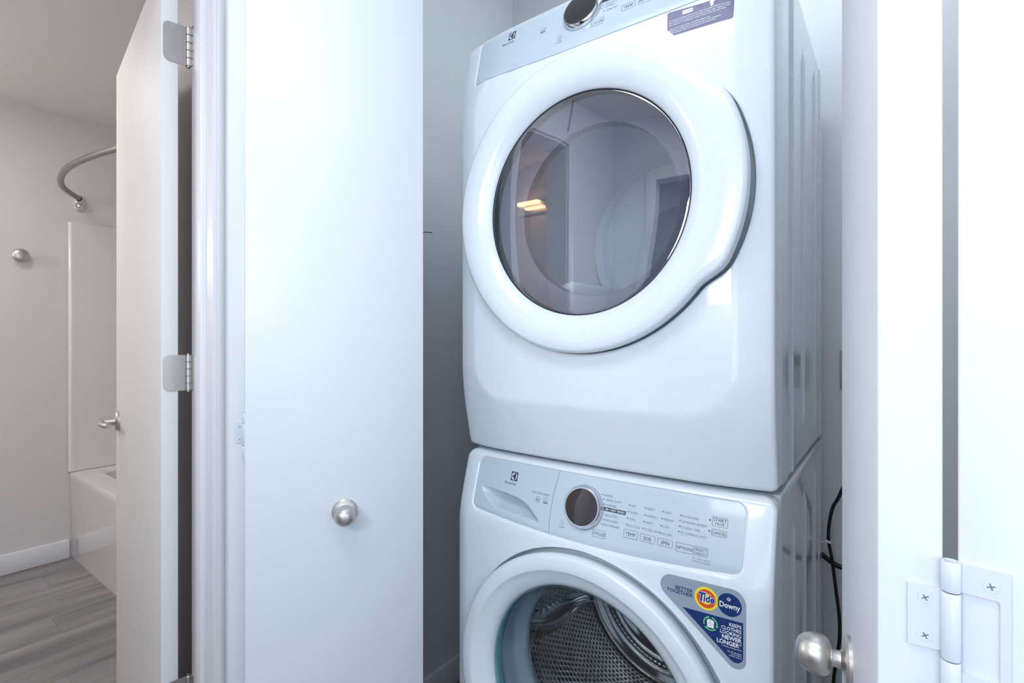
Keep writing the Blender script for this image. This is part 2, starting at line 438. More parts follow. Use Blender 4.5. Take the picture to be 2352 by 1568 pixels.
# bathroom
quadwall('wall_bathroom_far', (-3.76, -1.25, 0), (-3.66, 1.68, H), M_bwall)
quadwall('wall_bathroom_tub_back', (-3.66, 1.58, 0), (-2.14, 1.68, H), M_bwall)
quadwall('wall_bathroom_tub_end', (-2.14, .72, 0), (XB, 1.68, H), M_bwall)
quadwall('wall_bathroom_vanity', (-3.66, -1.25, 0), (XB, -1.15, H), M_bwall)
quadwall('ceiling', (-3.76, -2.6, H), (2.6, .77, H+.08), M_ceil)
quadwall('ceiling_bathroom_tub', (-3.76, .77, H), (XH-.115, 1.78, H+.08), M_ceil)
quadwall('ceiling_closet', (-1.37, .77, 2.75), (.9, 1.78, 2.83), M_ceil)
struct(box('trim_closet_head_casing', (-1.23, .752, 2.08), (.21, .77, 2.14), M_trim, bv=.003))
struct(box('trim_closet_right_casing', (.135, .752, 0), (.20, .77, 2.08), M_trim, bv=.003))
struct(box('trim_bifold_track', (-1.22, .775, 2.045), (.13, .80, 2.08), M_hwhite, bv=.002))
# baseboards
struct(box('baseboard_closet_left', (-1.25, .90, .0), (-1.238, 1.68, .09), M_trim, bv=.003))
struct(box('baseboard_closet_back', (-1.238, 1.668, 0), (.145, 1.68, .09), M_trim, bv=.003))
struct(box('baseboard_bathroom', (-3.66, -1.15, 0), (-3.646, .812, .105), M_trim, bv=.004))
# floor: sub floor + planks
fl = thing('floor', (0, 0, -.012), kind='structure'); 
box('subfloor', (-3.76, -2.6, -.1), (2.6, 1.78, -.0125), M_gap, fl)
PW, PL = .182, 1.22
base = None; cnt = 0
ix = 0; x = -3.66
while x < 2.5 and cnt < 290:
    offy = -(ix*.43 % PL)-1.15-.2; y = offy
    while y < 1.68:
        y0, y1 = max(y, -1.15), min(y+PL, 1.68)
        if y1-y0 > .05:
            v = [(c[0], c[1], c[2]) for c in boxv((x+.0003, y0+.0003, -.0125), (x+PW-.0003, y1-.0003, 0.0))]
            cx, cy = (x+PW/2, (y0+y1)/2)
            me = bpy.data.meshes.new('plank'); me.from_pydata([(a-cx, b-cy, c+.012) for a, b, c in v], [], BOXF); me.materials.append(M_plank)
            o = bpy.data.objects.new('plank', me); COL.objects.link(o); o.parent = fl; o.location = (cx, cy, 0); cnt += 1
        y += PL
    x += PW; ix += 1
# ---- bathroom door frame (trim) : jamb with rabbet, stop, casing
tr = thing('trim_bathroom_door_frame', (-1.31, .54, 0), kind='structure')
prism('jamb', [(XB, .535), (XB+.036, .535), (XB+.036, .525), (XB+.072, .525), (XB+.074, .530), (XB+.074, .535), (XH, .535), (XH, .555), (XB, .555)], 0, 2.13, M_trim, tr, bv=.0012)
def casing(y0, s):  # colonial casing profile on the hall face, y0 inner edge, s = direction
    pr = [(0, 0), (.010, .0), (.0115, .003), (.0115, .012), (.0085, .018), (.0095, .026), (.014, .034), (.016, .044), (.016, .058), (.013, .062), (0, .062)]
    return [(XH+a, y0+s*b) for a, b in pr]
prism('casing', casing(.541, 1), 0, 2.2, M_trim, tr, smooth=True)
prism('casing', casing(-.336, -1), 0, 2.2, M_trim, tr, smooth=True)
prism('jamb', [(XB, -.33), (XH, -.33), (XH, -.35), (XB, -.35)], 0, 2.15, M_trim, tr)
box('head_casing', (XH, -.398, 2.14), (XH+.015, .60, 2.20), M_trim, tr, bv=.003)
box('head_jamb', (XB, -.33, 2.13), (XH, .535, 2.15), M_trim, tr)
# frame of the dark doorway
tr2 = thing('trim_hall_doorway', (-.6, -.85, 0), kind='structure')
box('casing', (-1.05, -.85, 0), (-.985, -.832, 2.11), M_trim, tr2, bv=.003)
box('casing', (-.205, -.85, 0), (-.14, -.832, 2.11), M_trim, tr2, bv=.003)
box('head_casing', (-.985, -.85, 2.045), (-.205, -.832, 2.11), M_trim, tr2, bv=.003)
# invented window at the end of the hall, added as fill light
wn = thing('fill_window_1', (2.5, -.05, 1.45), kind='structure')
box('pane', (2.47, -.65, .65), (2.475, .55, 2.25), M_fillpane, wn)
for a, b in (((2.46, -.70, .60), (2.499, -.64, 2.3)), ((2.46, .54, .60), (2.499, .60, 2.3)), ((2.46, -.64, .60), (2.499, .54, .66)), ((2.46, -.64, 2.24), (2.499, .54, 2.3)), ((2.455, -.64, 1.43), (2.499, .54, 1.47))):
    box('fill_window_frame', a, b, M_trim, wn, bv=.003)
wn = thing('fill_window_2', (.62, -.85, 1.45), kind='structure')  # invented window behind the camera, added as fill light
box('pane', (.07, -.846, .80), (1.17, -.842, 2.10), M_fillpane, wn)
for a, b in (((.01, -.85, .74), (.07, -.825, 2.16)), ((1.17, -.85, .74), (1.23, -.825, 2.16)), ((.07, -.85, .74), (1.17, -.825, .80)), ((.07, -.85, 2.10), (1.17, -.825, 2.16))):
    box('fill_window_frame', a, b, M_trim, wn, bv=.003)
# scuffs on closet wall
def scuff(pts, wd):
    V = []; F = []
    for (y, z) in pts: V += [(-1.2494, y, z+wd/2), (-1.2494, y, z-wd/2)]
    for i in range(len(pts)-1): F.append((2*i, 2*i+1, 2*i+3, 2*i+2))
    return V, F
ORG = Vector((0, 0, 0))
for pts, wd in ((((1.155, 1.5585), (1.18, 1.5640), (1.20, 1.5680), (1.228, 1.5710)), .0022), (((1.09, 1.541), (1.11, 1.545)), .001)):
    V, F = scuff(pts, wd); link('scuff_mark', V, F, M_gap, wl, label='thin dark scuff')

# ================================================================ DOORS
def screw(pos, nrm, r, m, parent, ph=0):
    V = []; o = lathe('screw', [(0, .0007), (r*.90, .0006), (r*.94, .0002), (r*.97, .0002), (r, .0005), (r*1.02, -.001)], pos, nrm, m, parent, seg=20, label=None)
    u, v, w_ = frame(nrm); P = Vector(pos)+w_*.0008
    vs = []; fs = []
    for a in (ph, ph+pi/2):
        d = u*cos(a)+v*sin(a); n = u*-sin(a)+v*cos(a); k = len(vs)
        vs += [P+d*r*.5+n*r*.09, P-d*r*.5+n*r*.09, P-d*r*.5-n*r*.09, P+d*r*.5-n*r*.09]; fs.append((k, k+1, k+2, k+3))
    # slots merged in the screw mesh
    me = o.data; me.materials.append(M_slot)
    bm = bmesh.new(); bm.from_mesh(me)
    for f in fs:
        q = bm.faces.new([bm.verts.new(Vector(vs[i])-ORG) for i in f]); q.material_index = 1
    bm.to_mesh(me); bm.free(); return o
def slab2d(name, A, d, n, wdt, th, z0, z1, m, parent, bv=.0025, label=None):
    """A = corner, d = direction along width, n = thickness direction (2D)"""
    A = Vector(A); d = Vector(d); n = Vector(n)
    P = [A, A+d*wdt, A+d*wdt+n*th, A+n*th]
    return prism(name, [tuple(p) for p in P], z0, z1, m, parent, bv=bv, label=label)
# ---- bathroom door
d1 = thing('door_1', (-1.376, .53, 0), 'white flush bathroom door standing open with satin nickel hinges and lever', kind='structure')
dd = Vector((-.9871, .160)).normalized(); P1 = Vector((-1.381, .510)); tn = Vector((-.0054-.0, -.0346)).normalized()
nd = Vector((dd.y, -dd.x)) if Vector((dd.y, -dd.x)).y < 0 else Vector((-dd.y, dd.x))
slab2d('door_panel', P1, dd, nd, .737, .035, .012, 2.105, M_bdoor, d1, bv=.0015)
M_hinge = mat('hinge_satin', (182, 178, 175), .36, 1, noise=(300, .02))
def butt_hinge(zt, zb, screws_m=M_nickel):
    zc = (zt+zb)/2; hh = (zt-zb)
    pin = Vector((-1.376, .530))
    # leaf on the door edge (plane through P1 and nd), rounded outer corners
    e0 = pin+Vector((-.003, -.004)); outw = -dd
    L = .043; pts = fillet([(-.002, zb), (L, zb), (L, zt), (-.002, zt)], [0, .014, .014, 0], 6)
    base2 = P1+outw*.0008-nd*.012
    V = []; n = len(pts)
    for k in (0, .0016):
        for a, z in pts:
            p = base2+nd*a+outw*k; V.append((p.x, p.y, z))
    F = [tuple(range(n)), tuple(range(n, 2*n))[::-1]]+[(i, (i+1) % n, n+(i+1) % n, n+i) for i in range(n)]
    hg = fixn(link('hinge', V, F, M_hinge, d1, label='satin nickel hinge'))
    # barrel
    gl = (zt-zb)/5
    bar = []
    for k in range(5):
        za = zb+k*gl+.0006; zb_ = zb+(k+1)*gl-.0006
        c = lathe('knuckle', [(0, za), (.0062, za), (.0068, za+.0008), (.0068, zb_-.0008), (.0062, zb_), (0, zb_)], (pin.x, pin.y, 0), (0, 0, 1), M_nickel, hg, seg=20)
    lathe('hinge_pin', [(0, zb-.004), (.004, zb-.003), (.004, zt+.003), (0, zt+.005)], (pin.x, pin.y, 0), (0, 0, 1), M_nickel, hg, seg=16)
    # jamb leaf
    q = fillet([(-1.372, zb), (-1.337, zb), (-1.337, zt), (-1.372, zt)], [0, .014, .014, 0], 6)
    V = [(a, .5348-k, z) for k in (0, .0014) for a, z in q]; n = len(q)
    F = [tuple(range(n)), tuple(range(n, 2*n))[::-1]]+[(i, (i+1) % n, n+(i+1) % n, n+i) for i in range(n)]
    fixn(link('jamb_leaf', V, F, M_nickel, hg))
    for a, z in ((.023, zt-.011), (.034, zc), (.023, zb+.011)):
        p = base2+nd*a+outw*.0016; screw((p.x, p.y, z), (outw.x, outw.y, 0), .0042, M_nickel, hg, .4)
butt_hinge(1.970, 1.876); butt_hinge(1.176, 1.090); butt_hinge(.398, .308)
# lever on the left face near free end
ln = Vector((nd.x, nd.y, 0)); fpt = P1+dd*.682+nd*.035
lp = Vector((fpt.x, fpt.y, .942)); dv = Vector((dd.x, dd.y, 0))
lv = lathe('lever_handle', [(0, 0), (.0325, 0), (.0325, .006), (.029, .010), (.013, .012), (.0115, .030), (.0115, .052), (0, .052)], lp, ln, M_nickel, d1, seg=32, label='satin nickel lever on a round rose')
pt = lp+ln*.046
tube('lever', [pt, pt-dv*.02, pt-dv*.05+ln*.004, pt-dv*.085+ln*.0, pt-dv*.11-ln*.008], .0085, M_nickel, lv, seg=14)
# other side
fp2 = P1+dd*.682; lp2 = Vector((fp2.x, fp2.y, .942))
lathe('lever_rose', [(0, 0), (.0325, 0), (.0325, .006), (.029, .010), (.012, .012), (.0115, .040), (0, .040)], lp2, -ln, M_nickel, d1, seg=32)

# ---- bifold doors
def knob(parent, base_, nrm):
    N = Vector((nrm[0], nrm[1], 0))
    kb = lathe('door_knob', [(0, 0), (.0245, 0), (.0245, .003), (.022, .0055), (.012, .0065), (.0085, .009), (.008, .018), (.0095, .021)], base_, N, M_nickel, parent, seg=40, label='round satin nickel knob')
    lathe('knob_head', [(.008, .017), (.012, .0172)]+[(.0200*cos(a)**.75 if a > 0 else .0200*cos(a)**.45, .0290+(.0210*sin(a) if a > 0 else .0118*sin(a))) for a in [math.radians(x) for x in (-72, -60, -48, -36, -24, -12, 0, 12, 24, 36, 48, 60, 72, 82)]]+[(0, .050)], base_, N, M_nickel, kb, seg=40, sharp=70)
def nm_hinge(parent, K1, e1, out1, K2, e2, out2, zt, zb):
    """non mortise bifold hinge; small leaf on edge starting at K1 going e1, big leaf on K2 going e2"""
    K1 = Vector(K1); K2 = Vector(K2); e1 = Vector(e1); e2 = Vector(e2); out1 = Vector(out1); out2 = Vector(out2)
    ax = (K1+K2)/2+(out1+out2).normalized()*.0030
    def plate(name, K, e, o, pts, par):
        n = len(pts); V = []
        for k in (.0002, .0018):
            for a, z in pts: p = K+e*a+o*k; V.append((p.x, p.y, z))
        F = [tuple(range(n)), tuple(range(n, 2*n))[::-1]]+[(i, (i+1) % n, n+(i+1) % n, n+i) for i in range(n)]
        return fixn(link(name, V, F, M_hwhite, par))
    hh = zt-zb
    s0, s1 = zt-.0185, zb+.030
    root = plate('hinge', K2, e2, out2, [(-.002, zt), (.0245, zt), (.0245, zb), (-.002, zb), (-.002, zb+.019), (.0185, zb+.019), (.0195, zb+.020), (.0195, zt-.019), (.0185, zt-.018), (-.002, zt-.018)], parent)
    root['label'] = 'white painted surface hinge'
    plate('small_leaf', K1, e1, out1, [(-.002, zt-.0185), (.0185, zt-.0185), (.0185, zt-.058), (-.002, zt-.058)], root)
    for a, b in ((zt+.0008, zt-.018), (zt-.0188, zt-.061), (zt-.0618, zb-.0005)):
        lathe('knuckle', [(.0034, a-.002), (.0036, a), (.0047, a), (.0050, a-.0006), (.0050, b+.0006), (.0047, b), (.0034, b)], (ax.x, ax.y, 0), (0, 0, 1), M_hwhite, root, seg=24)
    lathe('hinge_pin', [(0, zt-.0006), (.0026, zt-.0006), (.0026, zb), (0, zb)], (ax.x, ax.y, 0), (0, 0, 1), M_chrome, root, seg=12)
    for z in (zt-.010, zb+.0095):
        p = K2+e2*.0155+out2*.0014; screw((p.x, p.y, z), (out2.x, out2.y, 0), .0042, M_hwhite, root, .3)
    for z in (zt-.026, zt-.0505):
        p = K1+e1*.0095+out1*.0014; screw((p.x, p.y, z), (out1.x, out1.y, 0), .0042, M_hwhite, root, .5)
W_ = .333; TH = .0345
def bifold(name, label, KL, KR, dL, dR, knob_on, kt, kz, zt, zb, small_left, loc):
    r = thing(name, loc, label, kind='structure')
    KL = Vector(KL); KR = Vector(KR); dL = Vector(dL).normalized(); dR = Vector(dR).normalized()
    nL = Vector((-dL.y, dL.x)); nL = nL if nL.x < 0 else -nL      # front normal of the left panel
    nR = Vector((-dR.y, dR.x)); nR = nR if nR.x > 0 else -nR
    slab2d('door_panel', KL, dL, nL, W_, TH, .015, 2.04, M_door, r, bv=.0015)
    slab2d('door_panel', KR, dR, nR, W_, TH, .015, 2.04, M_door, r, bv=.0015)
    if knob_on == 'R': b = KR+dR*kt+nR*TH; knob(r, (b.x, b.y, kz), nR)
    else: b = KL+dL*kt+nL*TH; knob(r, (b.x, b.y, kz), nL)
    nm_hinge(r, KL, nL, -dL, KR, nR, -dR, zt, zb)
    return r
bifold('door_2', 'white bifold closet door leaf pair folded half open left of the dryer', (-1.0149, .4908), (-1.0032, .4908), (-.57, .822), (.57, .822), 'R', .178, .875, 1.071, .984, True, (-1.01, .62, 0))
bifold('door_3', 'white bifold closet door leaf pair folded open at the right edge', (.0249, .4278), (.0319, .4278), (-.1288, .9917), (.1288, .9917), 'L', .203, .889, 1.078, .991, True, (.03, .6, 0))

# ================================================================ WASHER
wz0, wz1 = .02, .948; ZW = .495
wa = thing('washing_machine', (XC, 1.28, 0), 'white front-loading washing machine under the dryer, with blue and silver sticker', 'washing machine')
body('front_panel', 'w', wz0, wz1, ZW, .245, wa)
link('cabinet', boxv((XC-HW+.0015, .996, .02), (XC+HW-.006, 1.61, wz1-.004)), BOXF[:2]+BOXF[3:], M_side, wa)
sidewall('side_panel', 'w', .02, wz1, wa)
lid = link('top_cover', [(XC+a, b, c) for b, c in ((.985, .9465), (1.612, .9465), (1.612, .926), (.9965, .926)) for a in (-HW+.001, HW-.0005)],
           [(0, 1, 3, 2), (2, 3, 5, 4), (4, 5, 7, 6), (6, 7, 1, 0), (0, 2, 4, 6), (1, 7, 5, 3)], M_side, wa); fixn(lid); bevel(lid, .003)
for sx in (-1, 1):
    for yy in (1.04, 1.55): lathe('foot', [(0, 0), (.022, 0), (.022, .01), (.01, .013), (.01, .021), (0, .021)], (XC+sx*.28, yy, 0), (0, 0, 1), M_black, wa, seg=20)
def seam_u(z): t = (z-.808)/(.937-.808); return -.0790+.0070*t+.006*(t-.5)**2*4-.006
def wpan_y(u, z):
    e = z-panel_bottom(u, 'w'); b = .0035*max(0, 1-e/.0085) if e < .0085 else 0
    return surf(u, z, 'w')+.0022+b
def plate_outline(left, right, kind, t, rcL, rcR):
    n = 40; us = [left+(right-left)*i/n for i in range(n+1)]
    bot = [(u, panel_bottom(u, kind)+.0006) for u in us]
    pts = bot+[(right, t), (left, t)]
    rad = [rcL]+[0]*(n-1)+[rcR]+[rcR, rcL]
    return pts, rad
def plate_poly(lf, rt_, kind, t, rcL, rcR):
    """lf, rt_: functions z->u or constants; rounded outer corners by fillet of coarse poly"""
    def g(f, z): return f(z) if callable(f) else f
    pb = lambda u: panel_bottom(u, kind)+.0006
    bl, br = g(lf, pb(g(lf, .81))), g(rt_, pb(g(rt_, .81)))
    P = []
    def corner(cx, cz, r, a0): return [(cx+r*cos(a0+pi/2*k/8), cz+r*sin(a0+pi/2*k/8)) for k in range(9)]
    zl = pb(bl); zr = pb(br)
    if rcL: P += corner(bl+rcL, zl+rcL, rcL, pi)
    else: P.append((bl, zl))
    a = P[-1][0]; b = br-rcR
    n = 30
    for i in range(1, n): u = a+(b-a)*i/n; P.append((u, max(pb(u), pb(u))))
    if rcR: P += corner(br-rcR, zr+rcR, rcR, -pi/2)+corner(g(rt_, t)-rcR, t-rcR, rcR, 0)
    else: P += [(g(rt_, zr+(t-zr)*k/8), zr+(t-zr)*k/8) for k in range(9)]
    if rcL: P += corner(g(lf, t)+rcL, t-rcL, rcL, pi/2)
    else: P += [(g(lf, zl+(t-zl)*k/8), zl+(t-zl)*k/8) for k in range(8, 0, -1)]
    return P
dr = on_front(plate_poly(-.298, lambda z: seam_u(z)-.0005, 'w', .934, .017, 0), 'w', 0, 'detergent_drawer', M_panel, wa, step=.0017, skirt=.004,
              yfun=lambda u, z: wpan_y(u, z)+pocket(u, z), sharp=80, extra=[[(a, b) for a, b in PK]],)
cp = on_front(plate_poly(lambda z: seam_u(z)+.0005, .295, 'w', .934, 0, .017), 'w', 0, 'control_panel', M_panel, wa, step=.006, skirt=.004, yfun=wpan_y)
OP = .0003
def PW(shapes, par=cp, m=M_print2, name='printed_label', label=None): return print_on(name, shapes, 'w', OP, m, par, label, yfun=wpan_y)
def emblem(u, z, s):
    """dark square with a pale circular mark; returns dark and pale shapes"""
    dark = [POLY([(u-s, z-s), (u+s, z-s), (u+s, z+s), (u-s, z+s)])]
    R = s*.86; pale = []
    arc = lambda a0, a1, n=14: [(u+R*cos(math.radians(a0+(a1-a0)*i/n)), z+R*sin(math.radians(a0+(a1-a0)*i/n))) for i in range(n+1)]
    # right crescent, open to the vertical spine
    pale.append(POLY(arc(-78, 78)+[(u+s*.22+s*.30*(1-(k/5-1)**2), z+s*(.8-1.6*k/10)) for k in range(1, 10)]))
    # upper left and lower left fields above/below the horizontal spike
    cu = lambda sg: [(u-s*.80+s*.98*k/8, z+sg*s*(.07+.80*(k/8)**2.4)) for k in range(9)]
    up = [(u+s*.02, z+s*.85)]+arc(92, 172)+cu(1)[:8]
    lo = [(u+s*.02, z-s*.85)]+arc(-92, -172)+cu(-1)[:8]
    pale += [POLY(up), POLY(lo[::-1])]
    return dark, pale
dk, pl = emblem(-.1897, .9047, .0095)
eo = PW(dk, dr, M_print, 'emblem'); print_on('emblem_mark', pl, 'w', OP*2, M_panel, dr, yfun=wpan_y)
PW([T('Electrolux', -.2145, .8865, .0062, xs=.92)], dr, M_print, 'printed_name')
PW([T('LUXCARE WASH', -.1355, .8800, .0042)], dr, M_print2)
PW([RING(circ((-.1178, .8695), .0060, 24), .0006), T('hp', -.1178, .8672, .0048, 'CENTER', .01)], dr, M_print, 'printed_symbol')
PW([RING(RR(-.1035, .8645, -.0930, .8760, .0008), .0005), LINE(-.1035, .8660, -.0930, .8660, .003), LINE(-.102, .872, -.0985, .8705, .0008), LINE(-.0985, .8705, -.095, .872, .0008)], dr, M_print2, 'printed_symbol')
col1 = [('WHITES', .0302, .9050), ('HEAVY DUTY', .0352, .8973), ('NORMAL', .0375, .8881), ('DELICATES', .0365, .8702), ('RINSE & SPIN', .0345, .8612), ('CLEAN WASHER', .0300, .8528)]
for s, u, z in col1: PW([DOT(u, z), T(s, u+.0042, z-.0026, .0040, xs=.95)])
# highlighted cycle
PW([POLY([(.0345, .8765), (.0835, .8765), (.0845, .8835), (.0345, .8835)])], m=M_print, name='printed_bar')
print_on('printed_label', [T('20', .0405, .8782, .0040, bold=.01, shear=.2), T('min', .0462, .8795, .0022, shear=.2), T('FAST WASH', .0520, .8782, .0040, bold=.01, shear=.2, xs=.95)], 'w', OP*2, M_white, cp, yfun=wpan_y)
for s, u, z in (('HOT', .0893, .8958), ('WARM', .0893, .8842), ('COOL', .0882, .8724), ('ECO COLD', .0880, .8609),
                ('HEAVY', .1218, .8964), ('NORMAL', .1214, .8842), ('LIGHT', .1211, .8727), ('EXTRA LIGHT', .1209, .8606),
                ('HIGH', .1550, .8962), ('MEDIUM', .1546, .8843), ('LOW', .1544, .8719), ('NO SPIN', .1541, .8599),
                ('EXTRA RINSE', .1878, .8956), ('EXTENDED REFRESH', .1874, .8867)):
    PW([DOT(u, z), T(s, u+.0032, z-.0024, .0038, xs=.88)])
PW([DOT(.1872, .8778), RING(circ((.1925, .8772), .0028, 18), .0004), LINE(.1925, .8772, .1925, .879, .0004), T('DELAY TIME', .1968, .8748, .0038, xs=.9)])
PW([DOT(.1866, .8686), RING(RR(.1900, .8650, .1950, .8692, .0005), .0004), RING(circ((.1925, .8694), .0018, 12), .0004), T('CONTROL LOCK', .1968, .8660, .0038, xs=.9)])
def button(u0, z0, u1, z1, txt, h, bold=.005, sub=None, xs=.95):
    sh = [BTN(u0, z0, u1, z1)]; zc = (z0+z1)/2
    if txt == 'TEMP': bold = 0
    if sub: sh += [T(txt, (u0+u1)/2, zc+.0002, h, 'CENTER', bold, xs=xs), T(sub, (u0+u1)/2, zc-.0052, h*.72, 'CENTER', xs=xs)]
    else: sh += [T(txt, (u0+u1)/2, zc-h/2, h, 'CENTER', bold, xs=xs)]
    PW(sh, m=M_print, name='button')
button(.0205, .8265, .0480, .8400, 'CYCLES', .0055)
button(.0842, .8385, .1118, .8530, 'TEMP', .0060)
button(.1175, .8385, .1452, .8515, 'SOIL', .0060)
button(.1508, .8388, .1780, .8512, 'SPIN', .0060)
button(.1835, .8365, .2145, .8508, 'OPTIONS', .0049)
button(.2160, .8372, .2392, .8515, 'SELECT', .0046, sub='DESELECT')
button(.2420, .8890, .2680, .9045, 'START', .0056, sub='PAUSE')
button(.2420, .8738, .2675, .8840, 'CANCEL', .0046)
PW([DOT(.2385, .8976)], name='indicator_dot', m=M_print); PW([DOT(.2385, .8800)], name='indicator_dot', m=M_print)
PW([RING(circ((-.0500, .8372), .0046, 20), .0005), LINE(-.05, .8352, -.05, .8392, .0006), T('POWER', -.0500, .8275, .0026, 'CENTER')], m=M_print2, name='printed_symbol')
PW([RING(circ((.2165, .8325), .0022, 14), .0005), T('HOLD SELECT', .2225, .8308, .0026, xs=.95), T('TO MUTE / UNMUTE', .2130, .8262, .0026, xs=.95)], name='printed_label')
# dial
def dial(zc, kind, yb, parent, tilt):
    u0 = -.0062; ax = Vector((0, -cos(tilt), sin(tilt)))
    kn = lathe('cycle_dial', [(.0425, -.004), (.0425, .003), (.0418, .008), (.0400, .0125), (.0380, .0140), (.0362, .0140)], (XC+u0, yb, zc), ax, M_chrome, parent, seg=72, label='chrome ringed cycle dial with dark glossy face')
    lathe('dial_face', [(.0364, .0136), (.0300, .0142), (.015, .0146), (0, .0147)], (XC+u0, yb, zc), ax, M_face, kn, seg=72)
    lathe('dial_groove', [(.0424, .0), (.0424, .0036), (.0440, .0030), (.0440, .0)], (XC+u0, yb, zc), ax, M_groove, kn, seg=72)
    return kn
dial(.8740, 'w', .9235, wa, math.radians(16))
# door
profw = [(.270, .935), (.280, .922), (.290, .900), (.2942, .882), (.2940, .875), (.2915, .8708), (.287, .8690), (.275, .8676), (.265, .8674), (.2632, .8680), (.262, .8692), (.250, .8755), (.240, .8810), (.231, .8870), (.2255, .8935), (.2225, .905), (.2215, .925)]
dw = ring_door('door', profw, ZW, lambda t: ear(t, -60, 24, .018), wa)
lathY('glass_rim', [(.2222, .900), (.2198, .8995), (.2185, .902), (.2185, .925), (.2222, .925)], ZW, M_glassrim, dw, label='teal tinted glass edge')
lathY('glass_bowl', [(.2192, .910), (.214, .925), (.204, .950), (.190, .985), (.168, 1.012), (.130, 1.028), (.07, 1.034), (0, 1.036)], ZW, M_glassw, dw, seg=128, sharp=80, label='clear curved glass bowl')
lathY('door_gasket', [(.262, .935), (.236, .930), (.229, .935), (.224, .955), (.226, .972), (.219, .984), (.205, .990), (.201, 1.000), (.204, 1.012), (.208, 1.02)], ZW, M_gasket, wa, sharp=70, label='grey rubber gasket')
# drum with punched holes
DR, DY0, DY1 = .248, 1.015, 1.40
drum = lathY('drum', [(.203, 1.004), (.206, 1.000), (.215, 1.000), (.235, 1.006), (.2475, 1.018), (.2500, 1.030)], ZW, M_steel, wa, label='perforated steel drum', sharp=70)
def perforated(parent):
    V = []; F = []; nT = 112; pitch = 2*pi*DR/nT; rows = int((DY1-DY0-.02)/(pitch*.866))
    for j in range(rows):
        y = DY0+.018+j*pitch*.866
        for i in range(nT):
            t = (i+.5*(j % 2))*2*pi/nT
            k = len(V); hexo = []; hexi = []; hexd = []
            for q in range(6):
                a = pi/6+q*pi/3
                rad = pitch/sqrt(3); dt = rad*cos(a)/DR; dy = rad*sin(a)
                wob = DR-.003*cos(12*t)*0
                hexo.append((XC+DR*cos(t+dt), y+dy, ZW+DR*sin(t+dt)))
                dt2 = rad*.60*cos(a)/DR; dy2 = rad*.60*sin(a)
                hexi.append((XC+(DR+.0004)*cos(t+dt2), y+dy2, ZW+(DR+.0004)*sin(t+dt2)))
                hexd.append((XC+(DR+.003)*cos(t+dt2*.92), y+dy2*.92, ZW+(DR+.003)*sin(t+dt2*.92)))
            V += hexo+hexi+hexd
            for q in range(6):
                r = (q+1) % 6; F.append((k+q, k+r, k+6+r, k+6+q)); F.append((k+6+q, k+6+r, k+12+r, k+12+q))
    o = link('perforated_wall', V, F, M_steel, parent); o['kind'] = 'stuff'
    return o
perforated(drum)
lathY('drum_outer_tub', [(.2525, 1.01), (.2525, 1.425), (0, 1.425)], ZW, M_gap, drum)
V = []; F = []; nR, nT_ = 40, 144
for i in range(nR+1):
    for j in range(nT_):
        rr = .002+.2465*i/nR; t = 2*pi*j/nT_; q = rr/.2485
        lobe = max(0, cos(1.5*(t-1.0-1.1*q)))**3
        yy = DY1+.004-.042*lobe*sin(pi*min(1, q*1.04))**1.4-.014*math.exp(-((q-.26)/.07)**2)+.006*cos(22*q)*(q > .55)
        V.append((XC+rr*cos(t), yy, ZW+rr*sin(t)))
for i in range(nR):
    for j in range(nT_):
        k = (j+1) % nT_; F.append((i*nT_+j, i*nT_+k, (i+1)*nT_+k, (i+1)*nT_+j))
F.append(tuple(range(nT_)))
M_back = mat('drum_back_steel', (190, 190, 190), .10, 1)
link('drum_back', V, F, M_back, drum, smooth=True)
def baffle(a0, parent):
    nL, nW = 24, 14; V = []
    for i in range(nL+1):
        s_ = i/nL; y = 1.03+s_*.345; hgt = .050*sin(pi*min(1, max(0, s_*.96+.04)))**.45*(1-.25*s_)
        for j in range(nW+1):
            q = j/nW*2-1; hh = hgt*(1-abs(q)**2.2); a = a0+q*.115*(1+.25*sin(s_*5))+.30*s_+.05*sin(s_*6)
            r = DR-.0015-hh; V.append((XC+r*cos(a), y, ZW+r*sin(a)))
    F = [(i*(nW+1)+j, i*(nW+1)+j+1, (i+1)*(nW+1)+j+1, (i+1)*(nW+1)+j) for i in range(nL) for j in range(nW)]
    return link('baffle', V, F, M_bafl, parent, smooth=True)
M_bafl = mat('baffle_steel', (196, 199, 203), .13, 1)
for a in (3.12, 3.12+2*pi/3, 3.12+4*pi/3): baffle(a, drum)
# sticker
so = fillet([(.127, .797), (.3035, .800), (.3035, .652)][::-1], [.016, .022, .020], 12)
st = on_front(so, 'w', .0006, 'sticker', M_silver, wa, step=.008, label='silver and navy triangular sticker')
SO = .0009; SO2 = .0012; SO3 = .0015; SO4 = .0018
def PS(shapes, off, m, name='printed_label', label=None): return print_on(name, shapes, 'w', off, m, st, label)
nv = fillet([(.2010, .7470), (.2993, .7488), (.2993, .6662)][::-1], [.012, .0006, .0006], 8)
on_front(nv, 'w', SO, 'navy_field', M_navy, st, step=.008)
PS([T('BETTER', .2185, .7755, .0062, 'RIGHT', .02), T('TOGETHER', .2185, .7680, .0062, 'RIGHT', .02)], SO, M_navy)
tc_ = (.2410, .7727)
for rr_, of_, mm_, nn_ in ((.0196, SO, M_yellow, 'round_emblem'), (.0155, SO2, M_orange, 'emblem_ring'), (.0095, SO3, M_yellow, 'emblem_core')):
    on_front(circ(tc_, rr_, 48), 'w', of_, nn_, mm_, st, step=.004)
tt = lambda b: [T('T', .2268, .7672, .0150, bold=b, shear=.18, xs=.9, rot=.03), T('ide', .2362, .7678, .0122, bold=b, shear=.18, xs=.86, rot=.03)]
PS(tt(.10), SO4, M_white, 'lettering_outline'); PS(tt(.045), SO4+.0003, M_blue, 'lettering')
dc_ = (.2783, .7727)
on_front(circ(dc_, .0190, 48), 'w', SO, 'round_emblem', M_navy, st, step=.004, label='navy round emblem')
